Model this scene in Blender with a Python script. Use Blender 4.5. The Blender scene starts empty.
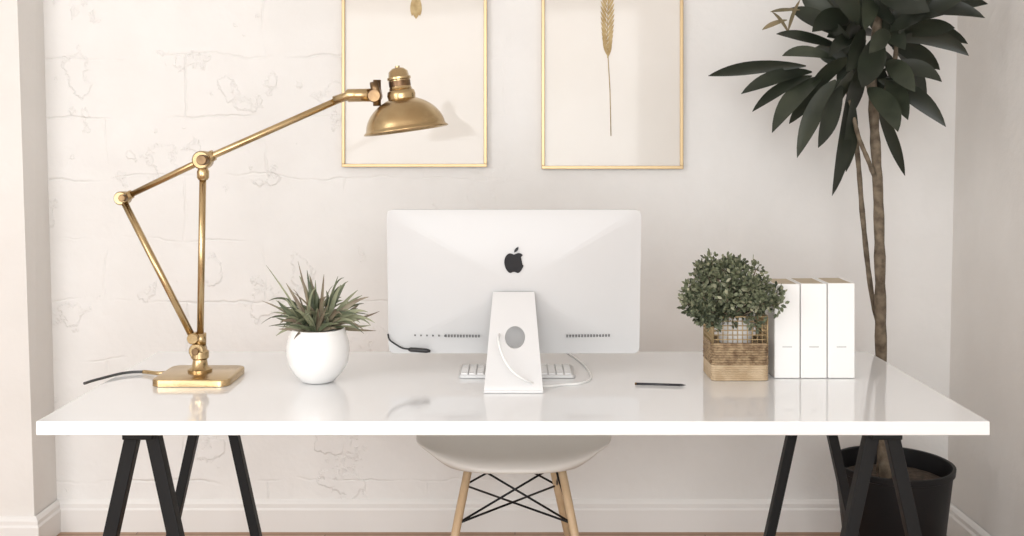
import bpy, bmesh, math, random
from mathutils import Vector, Matrix
random.seed(7)
scene = bpy.context.scene
F = 1024.0; CH = 1.325           # focal length (px), camera height (m)
DT = 0.745                        # desk top height
WY = 3.55                         # back wall distance

def W(px, py, d):
    """metric position of a point measured in the photo at distance d"""
    return Vector(((px-515)*d/F, d, CH-(py-148)*d/F))

# ---------------------------------------------------------------- materials
def mat(name, col, rough=0.5, metal=0.0, coat=0.0, var=None, vscale=8.0, bump=0.0, bscale=60.0, sss=0.0, spec=0.5, obj=True):
    m = bpy.data.materials.new(name); m.use_nodes = True
    nt = m.node_tree; b = nt.nodes['Principled BSDF']
    b.inputs['Base Color'].default_value = (*col, 1)
    b.inputs['Roughness'].default_value = rough
    b.inputs['Metallic'].default_value = metal
    b.inputs['Coat Weight'].default_value = coat
    b.inputs['Coat Roughness'].default_value = 0.06
    b.inputs['Specular IOR Level'].default_value = spec
    tc = nt.nodes.new('ShaderNodeTexCoord')
    if var is not None:
        n = nt.nodes.new('ShaderNodeTexNoise'); n.inputs['Scale'].default_value = vscale; n.inputs['Detail'].default_value = 5
        nt.links.new(tc.outputs['Object'], n.inputs['Vector'])
        r = nt.nodes.new('ShaderNodeValToRGB')
        r.color_ramp.elements[0].position = .35; r.color_ramp.elements[1].position = .65
        r.color_ramp.elements[0].color = (*col, 1); r.color_ramp.elements[1].color = (*var, 1)
        nt.links.new(n.outputs['Fac'], r.inputs['Fac']); nt.links.new(r.outputs['Color'], b.inputs['Base Color'])
    if bump > 0:
        n2 = nt.nodes.new('ShaderNodeTexNoise'); n2.inputs['Scale'].default_value = bscale; n2.inputs['Detail'].default_value = 4
        nt.links.new(tc.outputs['Object'], n2.inputs['Vector'])
        bp = nt.nodes.new('ShaderNodeBump'); bp.inputs['Strength'].default_value = bump; bp.inputs['Distance'].default_value = .003
        nt.links.new(n2.outputs['Fac'], bp.inputs['Height']); nt.links.new(bp.outputs['Normal'], b.inputs['Normal'])
    return m

def wall_mat(name, c1, c2, brick=True):
    m = bpy.data.materials.new(name); m.use_nodes = True
    nt = m.node_tree; b = nt.nodes['Principled BSDF']; L = nt.links.new
    b.inputs['Roughness'].default_value = .75
    tc = nt.nodes.new('ShaderNodeTexCoord')
    n = nt.nodes.new('ShaderNodeTexNoise'); n.inputs['Scale'].default_value = 1.8; n.inputs['Detail'].default_value = 7
    L(tc.outputs['Object'], n.inputs['Vector'])
    r = nt.nodes.new('ShaderNodeValToRGB'); r.color_ramp.elements[0].position = .35; r.color_ramp.elements[1].position = .65
    r.color_ramp.elements[0].color = (*c1, 1); r.color_ramp.elements[1].color = (*c2, 1)
    L(n.outputs['Fac'], r.inputs['Fac']); L(r.outputs['Color'], b.inputs['Base Color'])
    n1 = nt.nodes.new('ShaderNodeTexNoise'); n1.inputs['Scale'].default_value = 9; n1.inputs['Detail'].default_value = 8
    L(tc.outputs['Object'], n1.inputs['Vector'])
    bp = nt.nodes.new('ShaderNodeBump'); bp.inputs['Strength'].default_value = .38; bp.inputs['Distance'].default_value = .016
    L(n1.outputs['Fac'], bp.inputs['Height'])
    last = bp
    if brick:
        sx = nt.nodes.new('ShaderNodeSeparateXYZ'); L(tc.outputs['Object'], sx.inputs[0])
        cx = nt.nodes.new('ShaderNodeCombineXYZ'); L(sx.outputs['X'], cx.inputs['X']); L(sx.outputs['Z'], cx.inputs['Y'])
        nd = nt.nodes.new('ShaderNodeTexNoise'); nd.inputs['Scale'].default_value = 5; nd.inputs['Detail'].default_value = 3
        L(tc.outputs['Object'], nd.inputs['Vector'])
        mv = nt.nodes.new('ShaderNodeVectorMath'); mv.operation = 'SCALE'; mv.inputs['Scale'].default_value = .08
        L(nd.outputs['Color'], mv.inputs[0])
        av = nt.nodes.new('ShaderNodeVectorMath'); av.operation = 'ADD'; L(cx.outputs[0], av.inputs[0]); L(mv.outputs[0], av.inputs[1])
        br = nt.nodes.new('ShaderNodeTexBrick'); L(av.outputs[0], br.inputs['Vector'])
        br.inputs['Scale'].default_value = 1; br.inputs['Brick Width'].default_value = .55; br.inputs['Row Height'].default_value = .21
        br.inputs['Mortar Size'].default_value = .006; br.inputs['Mortar Smooth'].default_value = 1
        mr = nt.nodes.new('ShaderNodeMapRange'); mr.inputs['From Min'].default_value = .1; mr.inputs['From Max'].default_value = -.7
        mr.inputs['To Min'].default_value = .0; mr.inputs['To Max'].default_value = 1
        L(sx.outputs['X'], mr.inputs['Value'])
        n3 = nt.nodes.new('ShaderNodeTexNoise'); n3.inputs['Scale'].default_value = 3.4; L(tc.outputs['Object'], n3.inputs['Vector'])
        r3 = nt.nodes.new('ShaderNodeValToRGB'); r3.color_ramp.elements[0].position = .44; r3.color_ramp.elements[1].position = .62
        L(n3.outputs['Fac'], r3.inputs['Fac'])
        mu = nt.nodes.new('ShaderNodeMath'); mu.operation = 'MULTIPLY'; L(mr.outputs[0], mu.inputs[0]); L(r3.outputs['Color'], mu.inputs[1])
        inv = nt.nodes.new('ShaderNodeMath'); inv.operation = 'MULTIPLY'; L(br.outputs['Fac'], inv.inputs[0]); L(mu.outputs[0], inv.inputs[1])
        b2 = nt.nodes.new('ShaderNodeBump'); b2.invert = True; b2.inputs['Strength'].default_value = .42; b2.inputs['Distance'].default_value = .01
        L(inv.outputs[0], b2.inputs['Height']); L(bp.outputs['Normal'], b2.inputs['Normal']); last = b2
        v = nt.nodes.new('ShaderNodeTexNoise'); v.inputs['Scale'].default_value = 4.2; v.inputs['Detail'].default_value = 7; v.inputs['Roughness'].default_value = .58
        L(tc.outputs['Object'], v.inputs['Vector'])
        r4 = nt.nodes.new('ShaderNodeValToRGB'); r4.color_ramp.elements[0].position = .585; r4.color_ramp.elements[1].position = .605
        L(v.outputs['Fac'], r4.inputs['Fac'])
        b3 = nt.nodes.new('ShaderNodeBump'); b3.inputs['Strength'].default_value = .5; b3.inputs['Distance'].default_value = .007
        m2 = nt.nodes.new('ShaderNodeMath'); m2.operation = 'MULTIPLY'; L(r4.outputs['Color'], m2.inputs[0]); L(mr.outputs[0], m2.inputs[1])
        L(m2.outputs[0], b3.inputs['Height']); L(b2.outputs['Normal'], b3.inputs['Normal']); last = b3
    L(last.outputs['Normal'], b.inputs['Normal'])
    return m

M_wall = wall_mat('painted_plaster', (.765,.752,.730), (.835,.825,.808))
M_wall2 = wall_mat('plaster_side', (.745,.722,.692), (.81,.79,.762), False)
M_trim = mat('trim_paint', (.81,.795,.775), .4)
M_ceil = mat('ceiling_paint', (.88,.88,.875), .8)
M_desk = mat('white_lacquer', (.845,.85,.855), .09, coat=.5)
M_black = mat('black_painted_wood', (.006,.007,.008), .5, spec=.3)
M_brass = mat('aged_brass', (.45,.32,.165), .27, 1.0, var=(.58,.44,.25), vscale=14)
M_brassd = mat('dark_bronze', (.14,.085,.05), .35, 1.0, var=(.26,.17,.09), vscale=30)
M_bulb = mat('bulb_glass', (.9,.88,.8), .2)
M_alu = mat('brushed_aluminium', (.565,.565,.565), .5, .15)
M_alu2 = mat('stand_aluminium', (.66,.66,.66), .42, .15)
M_screen = mat('screen_glass', (.01,.01,.012), .08)
M_logo = mat('logo_black', (.008,.008,.01), .3, spec=.3)
M_slot = mat('slot_dark', (.10,.10,.10), .6)
M_rubber = mat('black_rubber', (.015,.015,.016), .45)
M_cord = mat('grey_cord', (.06,.06,.06), .5)
M_wcable = mat('white_cable_plastic', (.80,.80,.79), .4)
M_keys = mat('key_plastic', (.78,.78,.78), .5)
M_ceramic = mat('white_ceramic', (.82,.813,.80), .18, coat=.5)
M_soil = mat('potting_soil', (.035,.025,.018), .95, bump=1, bscale=90, var=(.09,.065,.045), vscale=60)
M_a1 = mat('leaf_sage', (.17,.19,.115), .5, var=(.29,.30,.19), vscale=25)
M_a2 = mat('leaf_olive', (.055,.072,.04), .5, var=(.13,.15,.085), vscale=25)
M_a3 = mat('leaf_dry_tip', (.15,.11,.075), .5, var=(.25,.22,.15), vscale=25)
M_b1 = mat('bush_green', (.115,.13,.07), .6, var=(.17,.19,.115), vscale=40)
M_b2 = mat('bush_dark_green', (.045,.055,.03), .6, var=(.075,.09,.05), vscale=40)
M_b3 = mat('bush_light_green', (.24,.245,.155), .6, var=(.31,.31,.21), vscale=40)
M_d1 = mat('dracaena_dark_leaf', (.012,.016,.010), .38, var=(.024,.030,.019), vscale=9, spec=.4)
M_d2 = mat('dracaena_leaf', (.022,.028,.018), .4, var=(.05,.058,.038), vscale=9, spec=.4)
M_d3 = mat('dracaena_dry_leaf', (.22,.17,.09), .6, var=(.10,.09,.05), vscale=12)
M_bark = mat('bark', (.08,.06,.04), .85, var=(.21,.165,.115), vscale=35, bump=.8, bscale=60)
M_pot = mat('black_plastic_pot', (.006,.006,.007), .5, spec=.3)
M_wick = mat('wicker', (.17,.105,.055), .7, var=(.40,.29,.17), vscale=70, bump=.6, bscale=150)
M_cane = mat('light_cane', (.42,.31,.19), .6, var=(.55,.43,.29), vscale=30, bump=.4, bscale=120)
M_wire = mat('gold_wire', (.42,.31,.17), .4, .6)
M_cover = mat('book_cover_white', (.83,.825,.81), .5)
M_pages = mat('book_pages', (.50,.42,.31), .8)
M_ink = mat('label_grey', (.28,.28,.28), .6)
M_gold = mat('gold_frame', (.50,.37,.21), .35, .7)
M_paper = mat('art_paper', (.72,.68,.625), .6, coat=.5, var=(.76,.725,.675), vscale=2.2)
M_press = mat('pressed_flower', (.40,.28,.12), .7, var=(.55,.42,.22), vscale=40)
M_shell = mat('chair_shell_plastic', (.67,.655,.62), .38)
M_legw = mat('beech_wood', (.56,.40,.24), .5, var=(.64,.48,.31), vscale=18)
M_wirek = mat('black_steel', (.012,.012,.013), .35, .5)
M_pencil = mat('pencil_black', (.02,.02,.025), .35)

# wood floor
M_floor = bpy.data.materials.new('wood_floor'); M_floor.use_nodes = True
nt = M_floor.node_tree; b = nt.nodes['Principled BSDF']; b.inputs['Roughness'].default_value = .4
tc = nt.nodes.new('ShaderNodeTexCoord'); br = nt.nodes.new('ShaderNodeTexBrick')
nt.links.new(tc.outputs['Object'], br.inputs['Vector'])
br.inputs['Scale'].default_value = 1; br.inputs['Brick Width'].default_value = 1.3; br.inputs['Row Height'].default_value = .09
br.inputs['Mortar Size'].default_value = .0015
br.inputs['Color1'].default_value = (.36,.21,.12,1); br.inputs['Color2'].default_value = (.43,.27,.17,1); br.inputs['Mortar'].default_value = (.1,.05,.03,1)
nt.links.new(br.outputs['Color'], b.inputs['Base Color'])

# ---------------------------------------------------------------- helpers
def empty(name, loc=(0,0,0)):
    e = bpy.data.objects.new(name, None); e.empty_display_size = .1; e.location = loc
    scene.collection.objects.link(e); return e

def mk(name, verts, faces, mats, parent=None, smooth=False, fm=None):
    me = bpy.data.meshes.new(name); me.from_pydata([tuple(v) for v in verts], [], faces)
    if not isinstance(mats, (list, tuple)): mats = [mats]
    for m in mats: me.materials.append(m)
    bm = bmesh.new(); bm.from_mesh(me); bmesh.ops.recalc_face_normals(bm, faces=bm.faces); bm.to_mesh(me); bm.free()
    for i, p in enumerate(me.polygons):
        p.use_smooth = smooth
        if fm: p.material_index = fm[i]
    ob = bpy.data.objects.new(name, me); scene.collection.objects.link(ob)
    if parent:
        ob.parent = parent; ob.matrix_parent_inverse = Matrix.Translation(-Vector(parent.location))
    return ob

def bev(ob, w, seg=3):
    m = ob.modifiers.new('bevel', 'BEVEL'); m.width = w; m.segments = seg; m.limit_method = 'ANGLE'
    for p in ob.data.polygons: p.use_smooth = True
    wn = ob.modifiers.new('wn', 'WEIGHTED_NORMAL'); wn.keep_sharp = True
    return ob

BF = [(0,1,3,2),(4,6,7,5),(0,4,5,1),(2,3,7,6),(0,2,6,4),(1,5,7,3)]
def box(name, lo, hi, m, parent=None, bevel=0, seg=3):
    v = [Vector((x,y,z)) for x in (lo[0],hi[0]) for y in (lo[1],hi[1]) for z in (lo[2],hi[2])]
    ob = mk(name, v, BF, m, parent)
    if bevel: bev(ob, bevel, seg)
    return ob

def frame_of(d):
    d = d.normalized(); up = Vector((0,0,1)) if abs(d.z) < .95 else Vector((0,1,0))
    s = d.cross(up).normalized(); return s, s.cross(d).normalized()

def tube_data(pts, rad, n=12, caps=True):
    pts = [Vector(p) for p in pts]
    if not isinstance(rad, (list, tuple)): rad = [rad]*len(pts)
    V=[]; Fc=[]; ps=None
    for i,p in enumerate(pts):
        d = (pts[min(i+1,len(pts)-1)]-pts[max(i-1,0)]).normalized()
        if ps is None: s,u = frame_of(d)
        else:
            s = (ps - d*ps.dot(d)).normalized(); u = s.cross(d).normalized()
        ps = s
        for k in range(n):
            a = 2*math.pi*k/n; V.append(p+(s*math.cos(a)+u*math.sin(a))*rad[i])
    for i in range(len(pts)-1):
        for k in range(n):
            k2=(k+1)%n; Fc.append((i*n+k,i*n+k2,(i+1)*n+k2,(i+1)*n+k))
    if caps: Fc.append(tuple(range(n))[::-1]); Fc.append(tuple(range((len(pts)-1)*n,len(pts)*n)))
    return V,Fc

def tube(name, pts, rad, m, parent=None, n=12):
    V,Fc = tube_data(pts, rad, n)
    ob = mk(name, V, Fc, m, parent, True)
    for p in ob.data.polygons:
        if len(p.vertices) > 4: p.use_smooth = False
    return ob

def multi(name, parts, m, parent=None, smooth=True):
    V=[];Fc=[]
    for v,f in parts:
        o=len(V); V+=v; Fc+=[tuple(i+o for i in q) for q in f]
    return mk(name,V,Fc,m,parent,smooth)

def spline(pts, n=8):
    pts=[Vector(p) for p in pts]; P=[pts[0]*2-pts[1]]+pts+[pts[-1]*2-pts[-2]]; out=[]
    for i in range(1,len(P)-2):
        for k in range(n):
            t=k/n; a,b_,c,d=P[i-1],P[i],P[i+1],P[i+2]
            out.append(.5*((2*b_)+(c-a)*t+(2*a-5*b_+4*c-d)*t*t+(3*b_-a-3*c+d)*t**3))
    out.append(pts[-1]); return out

def lathe(name, prof, origin, m, parent=None, n=48, axis=None, smooth=True, sx=1, sy=1):
    V=[];Fc=[]; o=Vector(origin)
    if axis is None: R=Matrix.Identity(3)
    else: R=Vector((0,0,1)).rotation_difference(Vector(axis)).to_matrix()
    for r,z in prof:
        for k in range(n):
            a=2*math.pi*k/n; V.append(o+R@Vector((r*sx*math.cos(a),r*sy*math.sin(a),z)))
    for i in range(len(prof)-1):
        for k in range(n):
            k2=(k+1)%n; Fc.append((i*n+k,i*n+k2,(i+1)*n+k2,(i+1)*n+k))
    if prof[0][0]>1e-4: Fc.append(tuple(range(n))[::-1])
    if prof[-1][0]>1e-4: Fc.append(tuple(range((len(prof)-1)*n,len(prof)*n)))
    ob = mk(name,V,Fc,m,parent,smooth)
    es=ob.modifiers.new('es','EDGE_SPLIT'); es.split_angle=math.radians(50)
    return ob

def rrect(hx, hy, r, n=8):
    out=[]
    for cx,cy,a0 in ((hx-r,hy-r,0),(-hx+r,hy-r,90),(-hx+r,-hy+r,180),(hx-r,-hy+r,270)):
        for k in range(n+1):
            a=math.radians(a0+90*k/n); out.append((cx+r*math.cos(a),cy+r*math.sin(a)))
    return out

class Leaves:
    def __init__(s): s.V=[];s.F=[];s.M=[]
    def add(s, base, tip, width, sag=0.1, roll=0.0, mi=0, seg=8, peak=.42, fold=.25, ref=Vector((0,-1,0)), side=0.0, mt=.5):
        base=Vector(base);tip=Vector(tip); d=tip-base; L=d.length
        lat=d.cross(ref); lat=lat.normalized() if lat.length>1e-5 else Vector((1,0,0))
        mid=base.lerp(tip,mt)+Vector((0,0,sag*L))+lat*side*L; o=len(s.V)
        for i in range(seg+1):
            t=i/seg; p=(1-t)**2*base+2*t*(1-t)*mid+t*t*tip
            tg=((1-t)*(mid-base)+t*(tip-mid)).normalized()
            sd=tg.cross(ref)
            if sd.length<.05: sd=tg.cross(Vector((1,0,.3)))
            sd.normalize(); nn=sd.cross(tg)
            sd2=sd*math.cos(roll)+nn*math.sin(roll); n2=nn*math.cos(roll)-sd*math.sin(roll)
            if t<peak: w=math.sin(t/peak*math.pi/2)**.8*.9+.1
            else: w=max(.0,math.cos((t-peak)/(1-peak)*math.pi/2))**.85
            w=w*width/2+.0004
            s.V += [p-sd2*w+n2*w*fold, p, p+sd2*w+n2*w*fold]
        for i in range(seg):
            a=o+i*3; s.F += [(a,a+1,a+4,a+3),(a+1,a+2,a+5,a+4)]; s.M += [mi,mi]
    def build(s,name,mats,parent):
        me=bpy.data.meshes.new(name); me.from_pydata([tuple(v) for v in s.V],[],s.F)
        for m in mats: me.materials.append(m)
        for i,p in enumerate(me.polygons): p.use_smooth=True; p.material_index=s.M[i]
        ob=bpy.data.objects.new(name,me); scene.collection.objects.link(ob)
        ob.parent=parent; ob.matrix_parent_inverse=Matrix.Translation(-Vector(parent.location)); return ob

# ---------------------------------------------------------------- room
XR=1.505; XL=-2.9; YB=-2.4; H=2.7
box('floor', (XL-.1,YB,-.1), (2.0,WY+.1,0), M_floor)
box('ceiling', (XL-.1,YB,H), (2.0,WY+.1,H+.1), M_ceil)
box('wall_back', (XL-.1,WY,0), (2.0,WY+.1,H), M_wall)
lean=.03
v=[Vector(p) for p in [(XR-.01,YB,0),(XR+lean+.02,YB,H),(XR-.01,WY,0),(XR+lean+.02,WY,H),(2.0,YB,0),(2.0,YB,H),(2.0,WY,0),(2.0,WY,H)]]
mk('wall_right', v, BF, M_wall2)
box('wall_left', (XL-.1,YB,0), (XL,WY,H), M_wall2)
PX=-1.585; PY=3.385
v=[Vector(p) for p in [(XL,PY,0),(XL,PY,H),(XL,WY,0),(XL,WY,H),(PX,PY,0),(PX-.09,PY,H),(PX-.0,WY,0),(PX-.075,WY,H)]]
mk('wall_pier', v, BF, M_wall2)

def baseboard(name, pts):
    prof=[(0,0),(.018,0),(.018,.075),(.013,.082),(.013,.095),(.006,.104),(0,.108)]
    V=[];Fc=[]
    P=[Vector((x,y)) for x,y in pts]
    for i,p in enumerate(P):
        dirs=[]
        if i>0: dirs.append((P[i]-P[i-1]).normalized())
        if i<len(P)-1: dirs.append((P[i+1]-P[i]).normalized())
        ns=[Vector((d.y,-d.x)) for d in dirs]; nn=sum(ns,Vector((0,0))); nn=nn/nn.length
        k=1/max(.3,nn.dot(ns[0]))
        for a,z in prof: V.append((p.x+nn.x*a*k,p.y+nn.y*a*k,z))
    n=len(prof)
    for i in range(len(P)-1):
        for k in range(n-1): Fc.append((i*n+k,i*n+k+1,(i+1)*n+k+1,(i+1)*n+k))
    return mk(name,V,Fc,M_trim)
baseboard('baseboard_left', [(XL,PY),(PX,PY),(PX-.0,WY)])
baseboard('baseboard_back', [(PX-.0,WY),(XR-.01,WY)])
baseboard('baseboard_right', [(XR-.01,WY),(XR-.01,YB)])

# ---------------------------------------------------------------- desk
desk=empty('desk',(0,2.545,0))
YF,YK=2.172,2.92
box('desktop',(-1.017,YF,DT-.030),(1.008,YK,DT),M_desk,desk,.0025)
def beam(name,a,b_,wx,wy,m,parent):
    a=Vector(a);b_=Vector(b_); V=[]
    for p in (a,b_):
        for sx,sy in ((-1,-1),(1,-1),(1,1),(-1,1)): V.append(p+Vector((sx*wx/2,sy*wy/2,0)))
    ob=mk(name,V,[(0,1,2,3),(7,6,5,4),(0,4,5,1),(1,5,6,2),(2,6,7,3),(3,7,4,0)],m,parent); bev(ob,.002,2); return ob
i=0
for cx in (-.838,.826):
    box('trestle_rail_%d'%i,(cx-.034,2.27,DT-.030-.038),(cx+.034,2.88,DT-.030),M_black,desk,.003)
    j=0
    for cy in (2.31,2.85):
        for sg in (-1,1):
            beam('leg_%d_%d'%(i,j),(cx+sg*.018,cy,DT-.045),(cx+sg*.172,cy,0),.031 if cy<2.5 else .026,.028,M_black,desk); j+=1
    for sg in (-1,1):
        t=.80; x=cx+sg*(.018+.154*t)
        box('trestle_brace_%d_%d'%(i,(sg+1)//2),(x-.010,2.31,.125),(x+.010,2.85,.16),M_black,desk,.002)
    i+=1

# ---------------------------------------------------------------- desk lamp
LZ=2.58
lamp=empty('desk_lamp',(W(200,380,LZ).x,LZ,DT))
lx=W(200,380,LZ).x
def slab(name,cx,cy,hx,hy,r,z0,z1,m,parent,chamfer=.006):
    V=[];Fc=[]
    rings=[(0,z0),(0,z1-chamfer),(chamfer*.4,z1-chamfer*.3),(chamfer*1.2,z1)]
    n=None
    for ins,z in rings:
        o=rrect(hx-ins,hy-ins,max(.002,r-ins)); n=len(o)
        V+=[(cx+x,cy+y,z) for x,y in o]
    for i in range(len(rings)-1):
        for k in range(n):
            k2=(k+1)%n; Fc.append((i*n+k,i*n+k2,(i+1)*n+k2,(i+1)*n+k))
    Fc.append(tuple(range(n))[::-1]); Fc.append(tuple(range((len(rings)-1)*n,len(rings)*n)))
    ob=mk(name,V,Fc,m,parent,True); es=ob.modifiers.new('es','EDGE_SPLIT'); es.split_angle=math.radians(35); return ob
slab('base',lx+.003,2.568,.095,.088,.026,DT+.001,DT+.018,M_brass,lamp,.004)
lathe('foot_boss',[(.0,0),(.03,0),(.03,.006),(.02,.012),(.017,.03),(.022,.034),(.022,.05),(.014,.056),(.012,.085),(.0,.085)],(lx,LZ,DT+.018),M_brass,lamp)
top=W(203,160,LZ); bot=Vector((lx,LZ,DT+.1))
tube('post',[bot-Vector((0,0,.03)),top-Vector((0,0,.01))],.0085,M_brass,lamp,20)
tube('post_collar',[W(201,345,LZ),W(201,333,LZ)],.013,M_brass,lamp,20)
def disc(name,c,r,h,m,parent,axis=(0,1,0)):
    c=Vector(c); a=Vector(axis)*h/2
    ob=tube(name,[c-a,c-a*.85,c+a*.85,c+a],[r*.86,r,r,r*.86],m,parent,28); return ob
pl=W(198,350,LZ)
disc('foot_hinge',pl,.019,.034,M_brass,lamp)
disc('foot_hinge_screw',pl-Vector((0,.02,0)),.009,.012,M_brassd,lamp)
lo=W(194,340,LZ-.012); hi=W(124,202,LZ-.012)
tube('tension_rod',[lo,hi],.0085,M_brass,lamp,16)
disc('rod_joint',W(194,338,LZ-.012),.014,.03,M_brass,lamp)
disc('rear_joint',W(123,198,LZ),.017,.04,M_brass,lamp)
disc('rear_knob',W(123,198,LZ-.028),.009,.02,M_brassd,lamp)
tube('rear_stub',[W(117,201,LZ),W(132,194,LZ)],.011,M_brass,lamp,16)
e1=W(345,97,LZ)
tube('arm',[W(128,196,LZ),W(203,160,LZ),e1],[.0075,.009,.0085],M_brass,lamp,16)
disc('centre_joint',W(203,160,LZ),.023,.04,M_brass,lamp)
disc('centre_knob',W(203,160,LZ-.03),.013,.03,M_brassd,lamp)
lathe('post_cap',[(0,0),(.011,0),(.015,.006),(.015,.022),(.011,.03),(0,.03)],W(203,180,LZ),M_brass,lamp,20)
tube('arm_sleeve',[W(195,163.5,LZ),W(214,155,LZ)],.014,M_brass,lamp,20)
tube('neck_sleeve',[W(334,100.5,LZ),W(346,96.5,LZ),W(348,95.5,LZ),W(375,95,LZ)],[.011,.011,.0165,.0165],M_brass,lamp,20)
disc('neck_hinge_dark',W(375,96,LZ),.017,.04,M_brassd,lamp)
tilt=math.radians(8)
ax=Vector((-math.sin(tilt),0,math.cos(tilt)))
sc=W(406,128.5,LZ)
R=.100
prof=[]
for k in range(17):
    a=math.radians(90*k/16*.86); prof.append((R*math.cos(a)**1.12, .082*math.sin(a)**1.05))
outer=[(R+.004,-.006),(R+.007,-.005),(R+.006,-.002),(R+.001,.002)]+prof[1:]+[(.030,.083),(.030,.09)]
inner=[(.026,.088),(.026,.08)]+[(max(.02,r-.004),z-.003) for r,z in prof[::-1]]
full=outer+inner
V=[];Fc=[];n=64; Rm=Vector((0,0,1)).rotation_difference(ax).to_matrix()
for r,z in full:
    for k in range(n):
        a=2*math.pi*k/n; V.append(sc+Rm@Vector((r*math.cos(a),r*math.sin(a),z)))
for i in range(len(full)):
    i2=(i+1)%len(full)
    for k in range(n):
        k2=(k+1)%n; Fc.append((i*n+k,i*n+k2,i2*n+k2,i2*n+k))
mk('shade',V,Fc,M_brass,lamp,True)
ctop=sc+ax*.085
lathe('socket_collar',[(0,-.012),(.034,-.012),(.036,.0),(.034,.010),(.028,.014),(0,.014)],ctop,M_brass,lamp,32,ax)
lathe('socket_body',[(0,0),(.027,0),(.029,.004),(.027,.008),(.0265,.026),(.030,.028),(.030,.033),(.026,.036),(.024,.048),(.015,.056),(.006,.058),(.006,.062),(0,.063)],ctop+ax*.012,M_brass,lamp,32,ax)
lathe('socket_band',[(.0,.010),(.0275,.010),(.0275,.024),(0,.024)],ctop+ax*.012,M_brassd,lamp,32,ax)
tube('head_bracket',[W(372,90,LZ),W(380,88,LZ)],.020,M_brassd,lamp,24)
tube('head_bracket_pin',[W(377,106,LZ),W(377,80,LZ)],.010,M_brassd,lamp,16)
lathe('bulb',[(0,-.0),(.018,.006),(.024,.022),(.020,.037),(.014,.055),(.014,.08),(0,.08)],sc,M_bulb,lamp,24,ax)
cz=DT+.0062
cp=[(lx-.088,2.60,cz+.003),(lx-.118,2.605,cz+.001),(lx-.16,2.625,cz),(lx-.205,2.61,cz),(lx-.245,2.54,cz-.001),(lx-.258,2.50,cz-.001)]
cs=spline(cp,8)
tube('cord',cs,.0035,M_cord,lamp,10)
tube('cord_sleeve',cs[:17],.0050,M_brass,lamp,12)

# ---------------------------------------------------------------- spiky plant in white pot
PZ=2.545; pc=W(318,380,PZ).x
sp=empty('potted_air_plant',(pc,PZ,DT))
lathe('pot',[(0,0),(.036,0),(.043,.004),(.060,.022),(.073,.045),(.0785,.07),(.077,.092),(.072,.112),(.0675,.125),(.0665,.131),(.064,.132),(.061,.129),(.064,.112),(.066,.105),(0,.105)],(pc,PZ,DT+.001),M_ceramic,sp,64)
lathe('soil',[(.0,.118),(.03,.117),(.062,.112),(.062,.106)],(pc,PZ,DT),M_soil,sp,32)
lv=Leaves()
c0=Vector((pc,PZ,DT+.128))
rosettes=[(Vector((-.022,0,.005)),-.25,1.0,46),(Vector((.018,.005,.008)),.30,1.08,56),(Vector((0,-.02,0)),.0,.85,28),(Vector((-.005,.015,.02)),-.1,1.15,32)]
for off,leanx,sc_,cnt in rosettes:
    for k in range(cnt):
        az=random.uniform(0,2*math.pi); el=math.radians(random.choice([random.uniform(0,30),random.uniform(15,55),random.uniform(40,85)]))
        L=random.uniform(.055,.125)*sc_
        d=Vector((math.cos(az)*math.cos(el)+leanx*.5,math.sin(az)*math.cos(el)*.8,math.sin(el))).normalized()
        bs=c0+off+Vector((math.cos(az),math.sin(az),0))*.006
        tp_=bs+d*L-Vector((0,0,random.uniform(0,.03)))
        rr=math.hypot(tp_.x-pc,tp_.y-PZ)
        tp_.z=max(tp_.z,DT+(.140 if rr<.082 else .118))
        lv.add(bs,tp_,random.uniform(.007,.012),random.uniform(.08,.32),random.uniform(-1.2,1.2),random.choice([0,0,0,1,1,2]),9,.2,.45,side=random.uniform(-.18,.18),mt=random.uniform(.45,.7))
for (tx,ty,dz,w,sg) in [(266,265,0,.006,.05),(262,301,.02,.006,.12),(298,261,.02,.008,.02),(375,323,-.02,.011,.4),(369,297,0,.012,.25),(358,290,.03,.011,.15),(276,336,-.03,.012,.35),(280,322,-.04,.012,.3),(346,282,.02,.011,.1),(324,274,-.02,.009,.0),(338,276,0,.008,.05),(307,270,0,.011,.0),(368,312,-.04,.012,.3),(286,283,.0,.011,.05),(274,312,.0,.008,.2),(364,330,.03,.009,.4),(280,332,.01,.012,.3)]:
    lv.add(c0+Vector(((tx-318)*.0004,0,0)),W(tx,ty,PZ+dz),w,sg,random.uniform(-.5,.5),random.choice([0,1,2,0]),10,.22,.4)
lv.build('leaves',[M_a1,M_a2,M_a3],sp)

# ---------------------------------------------------------------- desktop computer
MZ=2.60
pc_=empty('desktop_computer',(0,MZ,DT))
hx,hy=.320,.186; cen=W(514,281.5,MZ-.0)
tiltm=math.radians(6.5)
RM=Matrix.Rotation(tiltm,3,'X')
def dep(x,z): 
    u=min(1,abs(x/hx)); v=min(1,abs(z/hy)); return .028*(1-u**2.6)*(1-v**2.6)
def loc(x,y,z): return cen+RM@Vector((x,y,z))
V=[];Fc=[]
ol=rrect(hx,hy,.016,8); n=len(ol)
S=[0.03,.1,.2,.3,.4,.5,.6,.68,.76,.83,.89,.94,.975,1.0]
V.append(loc(0,-dep(0,0)-.006,0))
for s in S:
    for x,z in ol: V.append(loc(x*s,-dep(x*s,z*s)-.006,z*s))
for x,z in ol: V.append(loc(x,0.001,z))
for k in range(n): Fc.append((0,1+k,1+(k+1)%n))
for i in range(len(S)):
    for k in range(n):
        k2=(k+1)%n; Fc.append((1+i*n+k,1+i*n+k2,1+(i+1)*n+k2,1+(i+1)*n+k))
Fc.append(tuple(1+len(S)*n+k for k in range(n)))
ob=mk('housing',V,Fc,M_alu,pc_,True); es=ob.modifiers.new('es','EDGE_SPLIT'); es.split_angle=math.radians(40)
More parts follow.
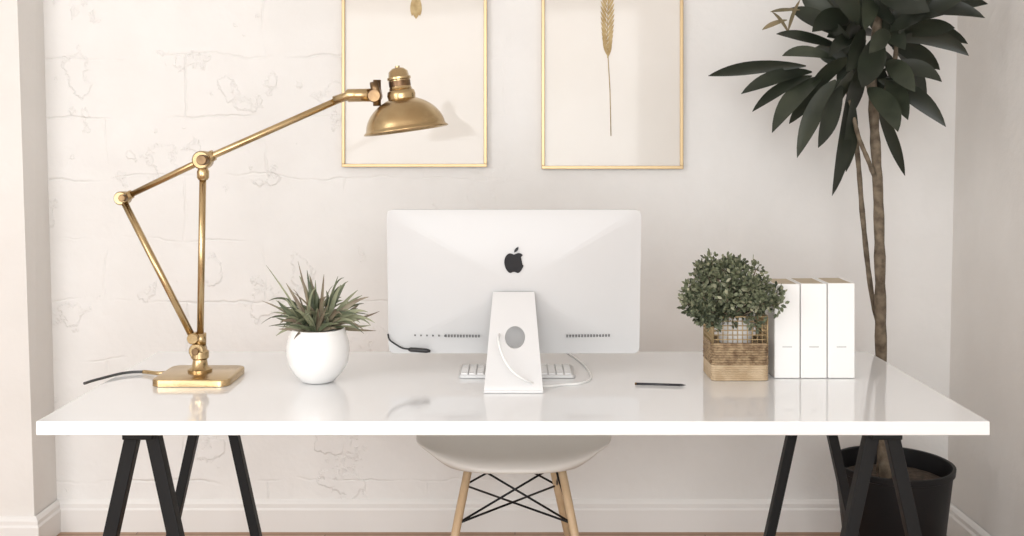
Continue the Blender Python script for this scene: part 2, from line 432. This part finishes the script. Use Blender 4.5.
V=[loc(x*.99,.0015,z*.985) for x,z in ol]+[loc(x*.99,.004,z*.985) for x,z in ol]
mk('screen',V,[tuple(range(n))[::-1],tuple(range(n,2*n))]+[(k,(k+1)%n,n+(k+1)%n,n+k) for k in range(n)],M_screen,pc_)
ap=[(0,7.4),(2.2,8.5),(4.6,9.1),(7,8.6),(8.9,6.9),(7.3,5.2),(6.4,3),(6.5,.4),(7.6,-2),(9.7,-3.5),(8.7,-6.4),(7,-9.2),(5.2,-11),(3.4,-11.3),(1.6,-10.6),(0,-10.2),(-1.6,-10.6),(-3.4,-11.3),(-5.4,-10.8),(-7.6,-8.2),(-9.2,-4.6),(-9.9,-.6),(-9.5,3.2),(-7.8,6.6),(-5.2,8.6),(-2.4,8.5)]
lf=[(0.1,9.6),(0.4,12),(2,14.3),(4.6,15.6),(4.6,13.2),(3,10.8)]
def subd(P):
    q=[p.to_2d() for p in spline([Vector((a,b_,0)) for a,b_ in P+[P[0]]],3)][:-1]; return [(p.x,p.y) for p in q]
bm=bmesh.new()
for P in (subd(ap),lf):
    f=bm.faces.new([bm.verts.new((x*.00245,0,z*.00245)) for x,z in P])
bmesh.ops.triangulate(bm,faces=bm.faces[:])
oz=W(513,258.5,MZ).z-cen.z; 
for v_ in bm.verts:
    x,z=v_.co.x,v_.co.z+oz; v_.co=loc(x,-dep(x,z)-.0078,z)
bmesh.ops.recalc_face_normals(bm,faces=bm.faces)
me=bpy.data.meshes.new('logo'); bm.to_mesh(me); bm.free(); me.materials.append(M_logo)
ob=bpy.data.objects.new('logo',me); scene.collection.objects.link(ob); ob.parent=pc_; ob.matrix_parent_inverse=Matrix.Translation(-Vector(pc_.location))
sm=ob.modifiers.new('s','SOLIDIFY'); sm.thickness=.0012; sm.offset=0
parts=[]
def slot(px,w=.0034,h=.006,py=335):
    x=(px-514)*MZ/F; z=-(py-281.5)*MZ/F; y=-dep(x,z)-.0068
    V=[loc(x+a*w/2,y+c*.002,z+b_*h/2) for a in(-1,1) for c in(-1,1) for b_ in(-1,1)]
    return (V,BF)
for px in range(415,446,6): parts.append(slot(px,.0035,.0035))
x=446
while x<480: parts.append(slot(x)); x+=3
x=567
while x<611: parts.append(slot(x)); x+=3
multi('vents',parts,M_slot,pc_,False)
path=[(2.553,.966),(2.545,.955),(2.535,.94),(2.50,.885),(2.462,.825),(2.437,.785),(2.425,.765),(2.420,.755),(2.4175,DT+.001)]
def wid(z): return .0515+(.968-z)/(.968-DT)*.019
V=[];Fc=[]
T=.009
for y,z in path:
    w=wid(z)
    V+=[(-.0035-w,y,z),(-.0035+w,y,z),(-.0035+w,y+T,z+ (0 if z<DT+.003 else -.001)),(-.0035-w,y+T,z+(0 if z<DT+.003 else -.001))]
m_=len(path)
for i in range(m_-1):
    for k in range(4):
        k2=(k+1)%4; Fc.append((i*4+k,i*4+k2,(i+1)*4+k2,(i+1)*4+k))
Fc.append((3,2,1,0)); Fc.append(tuple((m_-1)*4+k for k in range(4)))
st=mk('stand_neck',V,Fc,M_alu2,pc_)
V,Fc=tube_data([(0,2.40,.865),(0,2.60,.865)],.0245,40)
cut=mk('cutter',V,Fc,M_alu2)
bo=st.modifiers.new('b','BOOLEAN'); bo.object=cut; bo.solver='EXACT'
bpy.context.view_layer.update()
dg=bpy.context.evaluated_depsgraph_get(); newme=bpy.data.meshes.new_from_object(st.evaluated_get(dg))
st.modifiers.clear(); st.data=newme; bpy.data.objects.remove(cut)
bev(st,.0015,2)
w=wid(DT)
box('stand_foot',(-.0035-w,2.4175,DT+.0005),(-.0035+w,2.56,DT+.008),M_alu2,pc_,.002)
box('stand_mount',(-.04,2.545,.90),(.033,2.585,.955),M_alu2,pc_,.004)
tube('audio_lead',spline([loc(-.321,-.008,-.135),loc(-.316,-.016,-.147),loc(-.30,-.02,-.158),loc(-.283,-.022,-.167),loc(-.265,-.022,-.170)],6),.0022,M_rubber,pc_,8)
tube('audio_plug',[loc(-.268,-.022,-.170),loc(-.262,-.022,-.171),loc(-.222,-.022,-.174),loc(-.212,-.022,-.175)],[.003,.0058,.0058,.003],M_rubber,pc_,12)
cp=[(-.035,2.545,.865),(-.038,2.50,.872),(-.040,2.455,.862),(-.028,2.425,.83),(-.005,2.405,.80),(.03,2.415,.775),(.07,2.46,DT+.008),(.115,2.495,DT+.003),(.16,2.51,DT+.003),(.188,2.56,DT+.003),(.19,2.66,DT+.003),(.175,2.77,DT+.003),(.155,2.86,DT+.003),(.14,2.915,DT+.003)]
tube('power_cable',spline(cp,8),.0028,M_wcable,pc_,10)

# keyboard
kb=empty('computer_keyboard',(0,2.63,DT))
kx0,kx1,ky0,ky1=-.142,.152,2.575,2.70
slab('keyboard_body',(kx0+kx1)/2,(ky0+ky1)/2,(kx1-kx0)/2,(ky1-ky0)/2,.01,DT+.001,DT+.009,M_alu,kb,.002)
parts=[]
for r in range(6):
    nk=14
    for c in range(nk):
        x0=kx0+.006+c*(kx1-kx0-.012)/nk; y0=ky0+.006+r*(ky1-ky0-.012)/6
        if r==5 and 4<=c<=8 and c>4: continue
        x1=x0+(kx1-kx0-.012)/nk-.004
        if r==5 and c==4: x1=kx0+.006+9*(kx1-kx0-.012)/nk-.003
        y1=y0+(ky1-ky0-.012)/6-.004
        parts.append(([Vector((a,b_,c_)) for a in(x0,x1) for b_ in(y0,y1) for c_ in(DT+.009,DT+.0125)],BF))
multi('keys',parts,M_keys,kb,False)

# pencil
pn=empty('pencil',(.36,2.49,DT))
a=Vector((W(637,386,2.50).x,2.505,DT+.0035)); b_=Vector((W(686,387,2.49).x,2.49,DT+.0035)); d=(b_-a)
tube('barrel',[a,a+d*.9],.003,M_pencil,pn,6)
tube('tip',[a+d*.9,b_],[.003,.0005],M_pencil,pn,6)
tube('ferrule',[a-d*.04,a],.0031,M_brassd,pn,10)

# ---------------------------------------------------------------- basket plant
by0,by1=2.545,2.67
bx0,bx1=W(711,380,by0).x,W(770,380,by0).x
bc=((bx0+bx1)/2,(by0+by1)/2)
bk=empty('potted_bush_in_basket',(bc[0],bc[1],DT))
hxb,hyb=(bx1-bx0)/2,(by1-by0)/2
def ringtube(z,r,ins=0,wob=0,n=6,hx_=None,hy_=None):
    o=rrect((hx_ or hxb)-ins,(hy_ or hyb)-ins,.01,4); pts=[]
    for i in range(len(o)):
        p=Vector(o[i]);q=Vector(o[(i+1)%len(o)]); seg=max(1,int((q-p).length/.006))
        for k in range(seg): pts.append(p+(q-p)*k/seg)
    P=[]
    for i,p in enumerate(pts):
        s=1+wob*(1 if (i%2==0) else -1)/.08
        P.append(Vector((bc[0]+p.x*s,bc[1]+p.y*s,z)))
    P.append(P[0]); P.append(P[1]); return tube_data(P,r,n,False)
parts=[ringtube(DT+.0035+.0055*k,.0032,.004,0) for k in range(7)]
multi('basket_base_band',parts,M_cane,bk)
parts=[ringtube(DT+.042+.0062*k,.0034,.005,(.002 if k%2 else -.002)) for k in range(8)]
multi('basket_weave',parts,M_wick,bk)
box('basket_liner',(bx0+.008,by0+.008,DT+.001),(bx1-.008,by1-.008,DT+.086),M_wick,bk)
parts=[ringtube(DT+.091,.0035,.004,0)]
multi('basket_rim',parts,M_wick,bk)
parts=[]
HT=.160
for z in (.103,.1145,.126,.1375,.149,HT): parts.append(ringtube(DT+z,.0014 if z<HT else .0024,.004,0))
for k in range(12):
    x=bx0+.006+k*(bx1-bx0-.012)/11
    for y in (by0+.004,by1-.004): parts.append(tube_data([(x,y,DT+.09),(x,y,DT+HT)],.0014,5))
for k in range(11):
    y=by0+.006+k*(by1-by0-.012)/10
    for x in (bx0+.004,bx1-.004): parts.append(tube_data([(x,y,DT+.09),(x,y,DT+HT)],.0014,5))
multi('wire_mesh',parts,M_wire,bk)
lathe('inner_pot',[(0,.0),(.040,.0),(.052,.066),(.052,.07),(.048,.07),(.046,.06),(0,.06)],(bc[0],bc[1],DT+.087),M_ceramic,bk,40)
BOOKX=W(774.5,0,2.575).x
bc3=W(731,298,2.55)
parts=[]
lv=Leaves()
def inbooks(p): return p.x>BOOKX-.006 and p.y>2.562
blobs=[]
for k in range(72):
    a=random.uniform(0,2*math.pi); e=random.uniform(-.75,1.4); r=random.uniform(.6,1.12)
    c=bc3+Vector((math.cos(a)*math.cos(e)*.112*r,math.sin(a)*math.cos(e)*.075*r+.02,math.sin(e)*.086*r))
    if inbooks(c+Vector((.004,.004,0))): c.y=2.53-random.uniform(0,.02); c.x=min(c.x,BOOKX+.0)
    blobs.append(c)
    st0=Vector((bc[0]+random.uniform(-.02,.01),bc[1]+random.uniform(-.03,.02),DT+.145))
    parts.append(tube_data(spline([st0,(st0+c)/2+Vector((-.005,-.01,.0)),c],4),.0016,5))
multi('stems',parts,M_bark,bk)
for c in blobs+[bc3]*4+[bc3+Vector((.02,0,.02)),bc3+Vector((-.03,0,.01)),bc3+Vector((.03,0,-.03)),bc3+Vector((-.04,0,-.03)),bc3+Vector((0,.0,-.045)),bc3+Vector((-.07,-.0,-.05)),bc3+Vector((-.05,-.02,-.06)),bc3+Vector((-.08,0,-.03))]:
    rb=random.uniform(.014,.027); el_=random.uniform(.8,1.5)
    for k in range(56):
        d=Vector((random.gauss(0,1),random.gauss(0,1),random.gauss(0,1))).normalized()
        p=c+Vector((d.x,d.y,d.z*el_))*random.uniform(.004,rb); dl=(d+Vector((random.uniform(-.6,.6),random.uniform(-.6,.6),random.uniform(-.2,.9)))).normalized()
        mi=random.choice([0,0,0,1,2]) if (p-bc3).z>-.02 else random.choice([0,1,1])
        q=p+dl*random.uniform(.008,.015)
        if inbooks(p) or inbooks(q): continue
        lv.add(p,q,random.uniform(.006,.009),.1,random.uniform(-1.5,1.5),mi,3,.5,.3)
lv.build('foliage',[M_b1,M_b2,M_b3],bk)

# ---------------------------------------------------------------- books / binders
by0,by1=2.575,2.70
bo_=empty('white_book_row',(.73,2.62,DT))
i=0
for p0,p1 in ((774.5,800),(801,827),(828,855)):
    x0,x1=W(p0,0,by0).x,W(p1,0,by0).x; z0,z1=DT+.001,DT+.238+(.001*i)
    t=.0035
    box('spine_%d'%i,(x0,by0,z0),(x1,by0+.006,z1),M_cover,bo_,.0025)
    box('board_a_%d'%i,(x0,by0+.004,z0),(x0+t,by1,z1),M_cover,bo_,.001)
    box('board_b_%d'%i,(x1-t,by0+.004,z0),(x1,by1,z1),M_cover,bo_,.001)
    box('pages_%d'%i,(x0+t-.0005,by0+.005,z0+.003),(x1-t+.0005,by1-.004,z1-.002),M_pages,bo_)
    xc=(x0+x1)/2
    box('label_%d'%i,(xc-.012,by0-.0006,DT+.079),(xc+.012,by0+.001,DT+.0806),M_ink,bo_)
    i+=1

# ---------------------------------------------------------------- framed pictures
for fi,(p0,p1,yb) in enumerate(((342,487,167),(541.5,683,169))):
    D=WY-.012
    x0,x1=W(p0,0,D).x,W(p1,0,D).x; z0=W(0,yb,D).z; z1=z0+.70
    fr=empty('framed_picture',((x0+x1)/2,WY-.01,(z0+z1)/2))
    t=.011; y0=WY-.022;y1=WY-.001
    box('frame_bottom',(x0,y0,z0),(x1,y1,z0+t),M_gold,fr,.0015); box('frame_top',(x0,y0,z1-t),(x1,y1,z1),M_gold,fr,.0015)
    box('frame_side_1',(x0,y0,z0+t),(x0+t,y1,z1-t),M_gold,fr,.0015); box('frame_side_2',(x1-t,y0,z0+t),(x1,y1,z1-t),M_gold,fr,.0015)
    box('print',(x0+t,WY-.012,z0+t),(x1-t,WY-.002,z1-t),M_paper,fr)
    lv=Leaves(); D2=WY-.0135
    def Q(x,y): return W(x,y,D2)
    if fi==0:
        parts=[tube_data([Q(416,2),Q(415,-40),Q(418,-120)],.0012,6)]
        for a,b2,w in (((416,-4),(416,19),.030),((414,-4),(412,16),.018),((418,-4),(420,16),.018)):
            lv.add(Q(*a),Q(*b2),w,0,0,0,8,.55,.03)
    else:
        parts=[tube_data([Q(611,136),Q(610,90),Q(607,40),Q(609,-20)],.0014,6)]
        for k in range(26):
            y=58-k*2.6; s=-1 if k%2 else 1; ww=6+4*math.sin(k/26*3.14)
            lv.add(Q(607+.3,y),Q(607.5+s*ww*.7,y-13),.008,0,0,0,6,.5,.03)
    multi('pressed_stem',parts,M_press,fr); lv.build('pressed_flower',[M_press],fr)

# ---------------------------------------------------------------- chair
ch=empty('shell_chair',(-.004,2.95,0))
path=[(2.762,.445,.17),(2.764,.460,.215),(2.785,.472,.248),(2.85,.472,.272),(2.95,.464,.284),(3.06,.460,.286),(3.14,.468,.28),(3.20,.50,.265),(3.235,.56,.25),(3.26,.65,.235),(3.28,.74,.205),(3.29,.80,.15)]
V=[];Fc=[];nu=20
for i,(y,z,w) in enumerate(path):
    for k in range(nu+1):
        u=-1+2*k/nu
        t=i/(len(path)-1)
        if i<=6: zz=z+.032*abs(u)**4*(min(1,i/3)); yy=y+ (.05*abs(u)**3 if i<3 else 0)
        else: zz=z+.03*abs(u)**4*(1-(i-6)/5); yy=y-.09*u*u*min(1,(i-5)/3)
        V.append((-.004+w*u,yy,zz))
for i in range(len(path)-1):
    for k in range(nu): Fc.append((i*(nu+1)+k,i*(nu+1)+k+1,(i+1)*(nu+1)+k+1,(i+1)*(nu+1)+k))
ob=mk('shell',V,Fc,M_shell,ch,True)
so=ob.modifiers.new('s','SOLIDIFY'); so.thickness=.008; so.offset=0
ss=ob.modifiers.new('ss','SUBSURF'); ss.levels=2; ss.render_levels=2
tops={};mids={}
for sx in (-1,1):
    for nm,yt,yb in (('front',2.86,2.74),('rear',3.08,3.24)):
        sh=(-.030 if sx>0 else .004) if nm=='rear' else 0
        a=Vector((sh+sx*.125,yt,.456)); b_=Vector((sh+sx*.218,yb,0))
        tube('leg_%s_%s'%(nm,'l' if sx<0 else 'r'),[a,a+(b_-a)*.5,b_],[.0115,.012,.009],M_legw,ch,18)
        tops[(sx,nm)]=a; mids[(sx,nm)]=a+(b_-a)*.36
parts=[]
def w_(a,b_,r=.0032): parts.append(tube_data([a,b_],r,8))
U=Vector((0,0,-.01))
for nm in('front','rear'):
    w_(tops[(-1,nm)]+U,mids[(1,nm)]); w_(tops[(1,nm)]+U,mids[(-1,nm)])
for sx in(-1,1):
    w_(tops[(sx,'front')]+U,mids[(sx,'rear')]); w_(tops[(sx,'rear')]+U,mids[(sx,'front')])
w_(mids[(-1,'front')],mids[(1,'rear')]);w_(mids[(1,'front')],mids[(-1,'rear')])
w_(tops[(-1,'front')]+U*.5,tops[(1,'front')]+U*.5,.005);w_(tops[(-1,'rear')]+U*.5,tops[(1,'rear')]+U*.5,.005)
multi('wire_struts',parts,M_wirek,ch)

# ---------------------------------------------------------------- tall plant
TZ=3.12; tx=W(893,460,TZ).x
tp=empty('potted_dracaena_tree',(tx,TZ,0))
lathe('planter',[(0,.0),(.125,.0),(.132,.006),(.170,.345),(.176,.348),(.178,.366),(.174,.368),(.168,.366),(.160,.33),(.158,.31),(0,.31)],(tx,TZ,0.001),M_pot,tp,64)
lathe('soil',[(0,.325),(.08,.322),(.158,.314),(.158,.305)],(tx,TZ,0),M_soil,tp,32)
def PT(l,r,name,n=10):
    P=spline([W(x,y,z) for x,y,z in l],6); rr=[r[0]+(r[1]-r[0])*i/(len(P)-1) for i in range(len(P))]
    rr=[q*(1+.10*math.sin(i*2.1)+random.uniform(-.05,.05)) for i,q in enumerate(rr)]
    tube(name,P,rr,M_bark,tp,n)
PT([(886,490,3.12),(884,430,3.12),(881,350,3.12),(880,270,3.1),(878,190,3.1),(874,120,3.1),(872,60,3.1),(880,10,3.1),(885,-40,3.1)],(.019,.011),'trunk_main',14)
PT([(878,490,3.16),(882,400,3.17),(882,345,3.15),(871,290,3.15),(863,220,3.15),(858,160,3.15),(852,110,3.15),(842,70,3.15),(835,40,3.14)],(.009,.007),'trunk_thin',10)
PT([(880,190,3.1),(868,160,3.08),(858,135,3.06),(850,100,3.05)],(.008,.006),'branch_1')
PT([(873,110,3.1),(888,85,3.08),(895,60,3.08),(897,20,3.08)],(.008,.006),'branch_2')
lv=Leaves()
def LF(bx,by,ex,ey,w=19,bz=3.1,dz=0,sag=.12,roll=None,mi=None):
    if roll is None: roll=random.uniform(-.75,.75)
    if mi is None: mi=random.choice([0,0,1])
    lv.add(W(bx,by,bz),W(ex,ey,bz+dz),w*3.1/F,sag,roll,mi,12,.55,.25,side=random.uniform(-.07,.07),mt=.55)
E=[(806,66,708,76,13,.14),(812,72,741,94,14,.22),(812,76,752,112,13,.22),(822,78,772,133,20,.24),(826,84,789,124,12,.1),
(836,80,797,158,19,.24),(842,86,818,148,20,.12),(848,92,832,196,18,.06),(852,98,846,172,14,.05),
(868,88,898,132,21,.18),(878,80,946,127,17,.24),(884,70,942,82,16,.24),(888,76,908,120,17,.16),(893,42,969,56,16,.26),
(897,30,988,4,17,.12),(892,48,926,108,21,.22),(876,100,905,176,11,.1),(836,60,782,56,13,.16),(842,48,776,34,14,.1),
(850,40,790,8,20,.12),(846,36,800,-8,20,.05),(858,25,828,-38,22,.03),(875,15,872,-60,22,0),(885,12,915,-45,22,.05),(892,20,945,-22,22,.1),
(896,24,968,-6,20,.16),(898,36,955,28,18,.2),(852,70,826,120,22,.12),(862,60,850,118,22,.05),(872,58,884,112,22,.06),
(880,50,902,98,22,.14),(866,45,838,88,23,.14),(878,35,862,88,23,.04),(850,58,806,104,20,.24),(886,40,940,70,19,.2),
(888,60,915,92,18,.16),(865,30,846,72,23,.1),(893,15,985,18,16,.18),
(852,20,812,32,20,.22),(858,5,815,5,20,.2),(880,0,930,12,22,.22),(868,20,905,50,22,.18),(900,30,968,44,15,.2)]
for e in E:
    bx,by,ex,ey,w,sag=e
    LF(bx,by,ex,ey,w*1.06,random.uniform(3.0,3.16),random.uniform(-.16,.14),sag)
for (cx,cy,cz,n_) in ((848,78,3.1,3),(893,30,3.02,7),(880,-5,3.1,16),(836,42,3.14,4),(862,35,3.1,6)):
    for k in range(n_):
        a=random.uniform(0,2*math.pi); e=random.uniform(-.8,1.1); L=random.uniform(.17,.25)
        b0=W(cx+random.uniform(-6,6),cy+random.uniform(-8,8),cz)
        d=Vector((math.cos(a)*math.cos(e)*.75,math.sin(a)*math.cos(e),math.sin(e)*.8))
        t=b0+d*L
        t.x=min(t.x,1.45); t.y=min(t.y,3.45)
        lv.add(b0,t,random.uniform(.048,.062),.2,random.uniform(-.9,.9),random.choice([0,0,1]),10,.55,.22)
for a in ((787,20,762,30,5),(800,10,770,12,4),(790,36,772,12,4),(800,0,788,32,4)): LF(*a,sag=.1,mi=2)
lv.build('leaves',[M_d1,M_d2,M_d3],tp)

# ---------------------------------------------------------------- lights
w=bpy.data.worlds.new('World'); scene.world=w; w.use_nodes=True
w.node_tree.nodes['Background'].inputs[0].default_value=(.96,.98,1,1); w.node_tree.nodes['Background'].inputs[1].default_value=1.15
def area(name,locn,tgt,sx,sy,p,col):
    l=bpy.data.lights.new(name,'AREA'); l.shape='RECTANGLE'; l.size=sx; l.size_y=sy; l.energy=p; l.color=col
    o=bpy.data.objects.new(name,l); o.location=locn; o.rotation_euler=(Vector(tgt)-Vector(locn)).to_track_quat('-Z','Y').to_euler(); scene.collection.objects.link(o)
area('window_light_left',(-2.7,.3,1.7),(-.4,3.0,.9),2.0,1.8,56,(.99,.993,1))
area('window_light_front',(-.3,-2.2,1.6),(-.7,3,1.0),2.8,1.9,98,(.995,.993,.985))

cam=bpy.data.cameras.new('Camera'); co=bpy.data.objects.new('Camera',cam); scene.collection.objects.link(co)
co.location=(0,0,CH); co.rotation_euler=(math.radians(90),0,0)
cam.sensor_width=36; cam.lens=36; cam.shift_x=-3/1024; cam.shift_y=-120/1024
scene.camera=co
scene.view_settings.view_transform='Standard'; scene.view_settings.look='None'
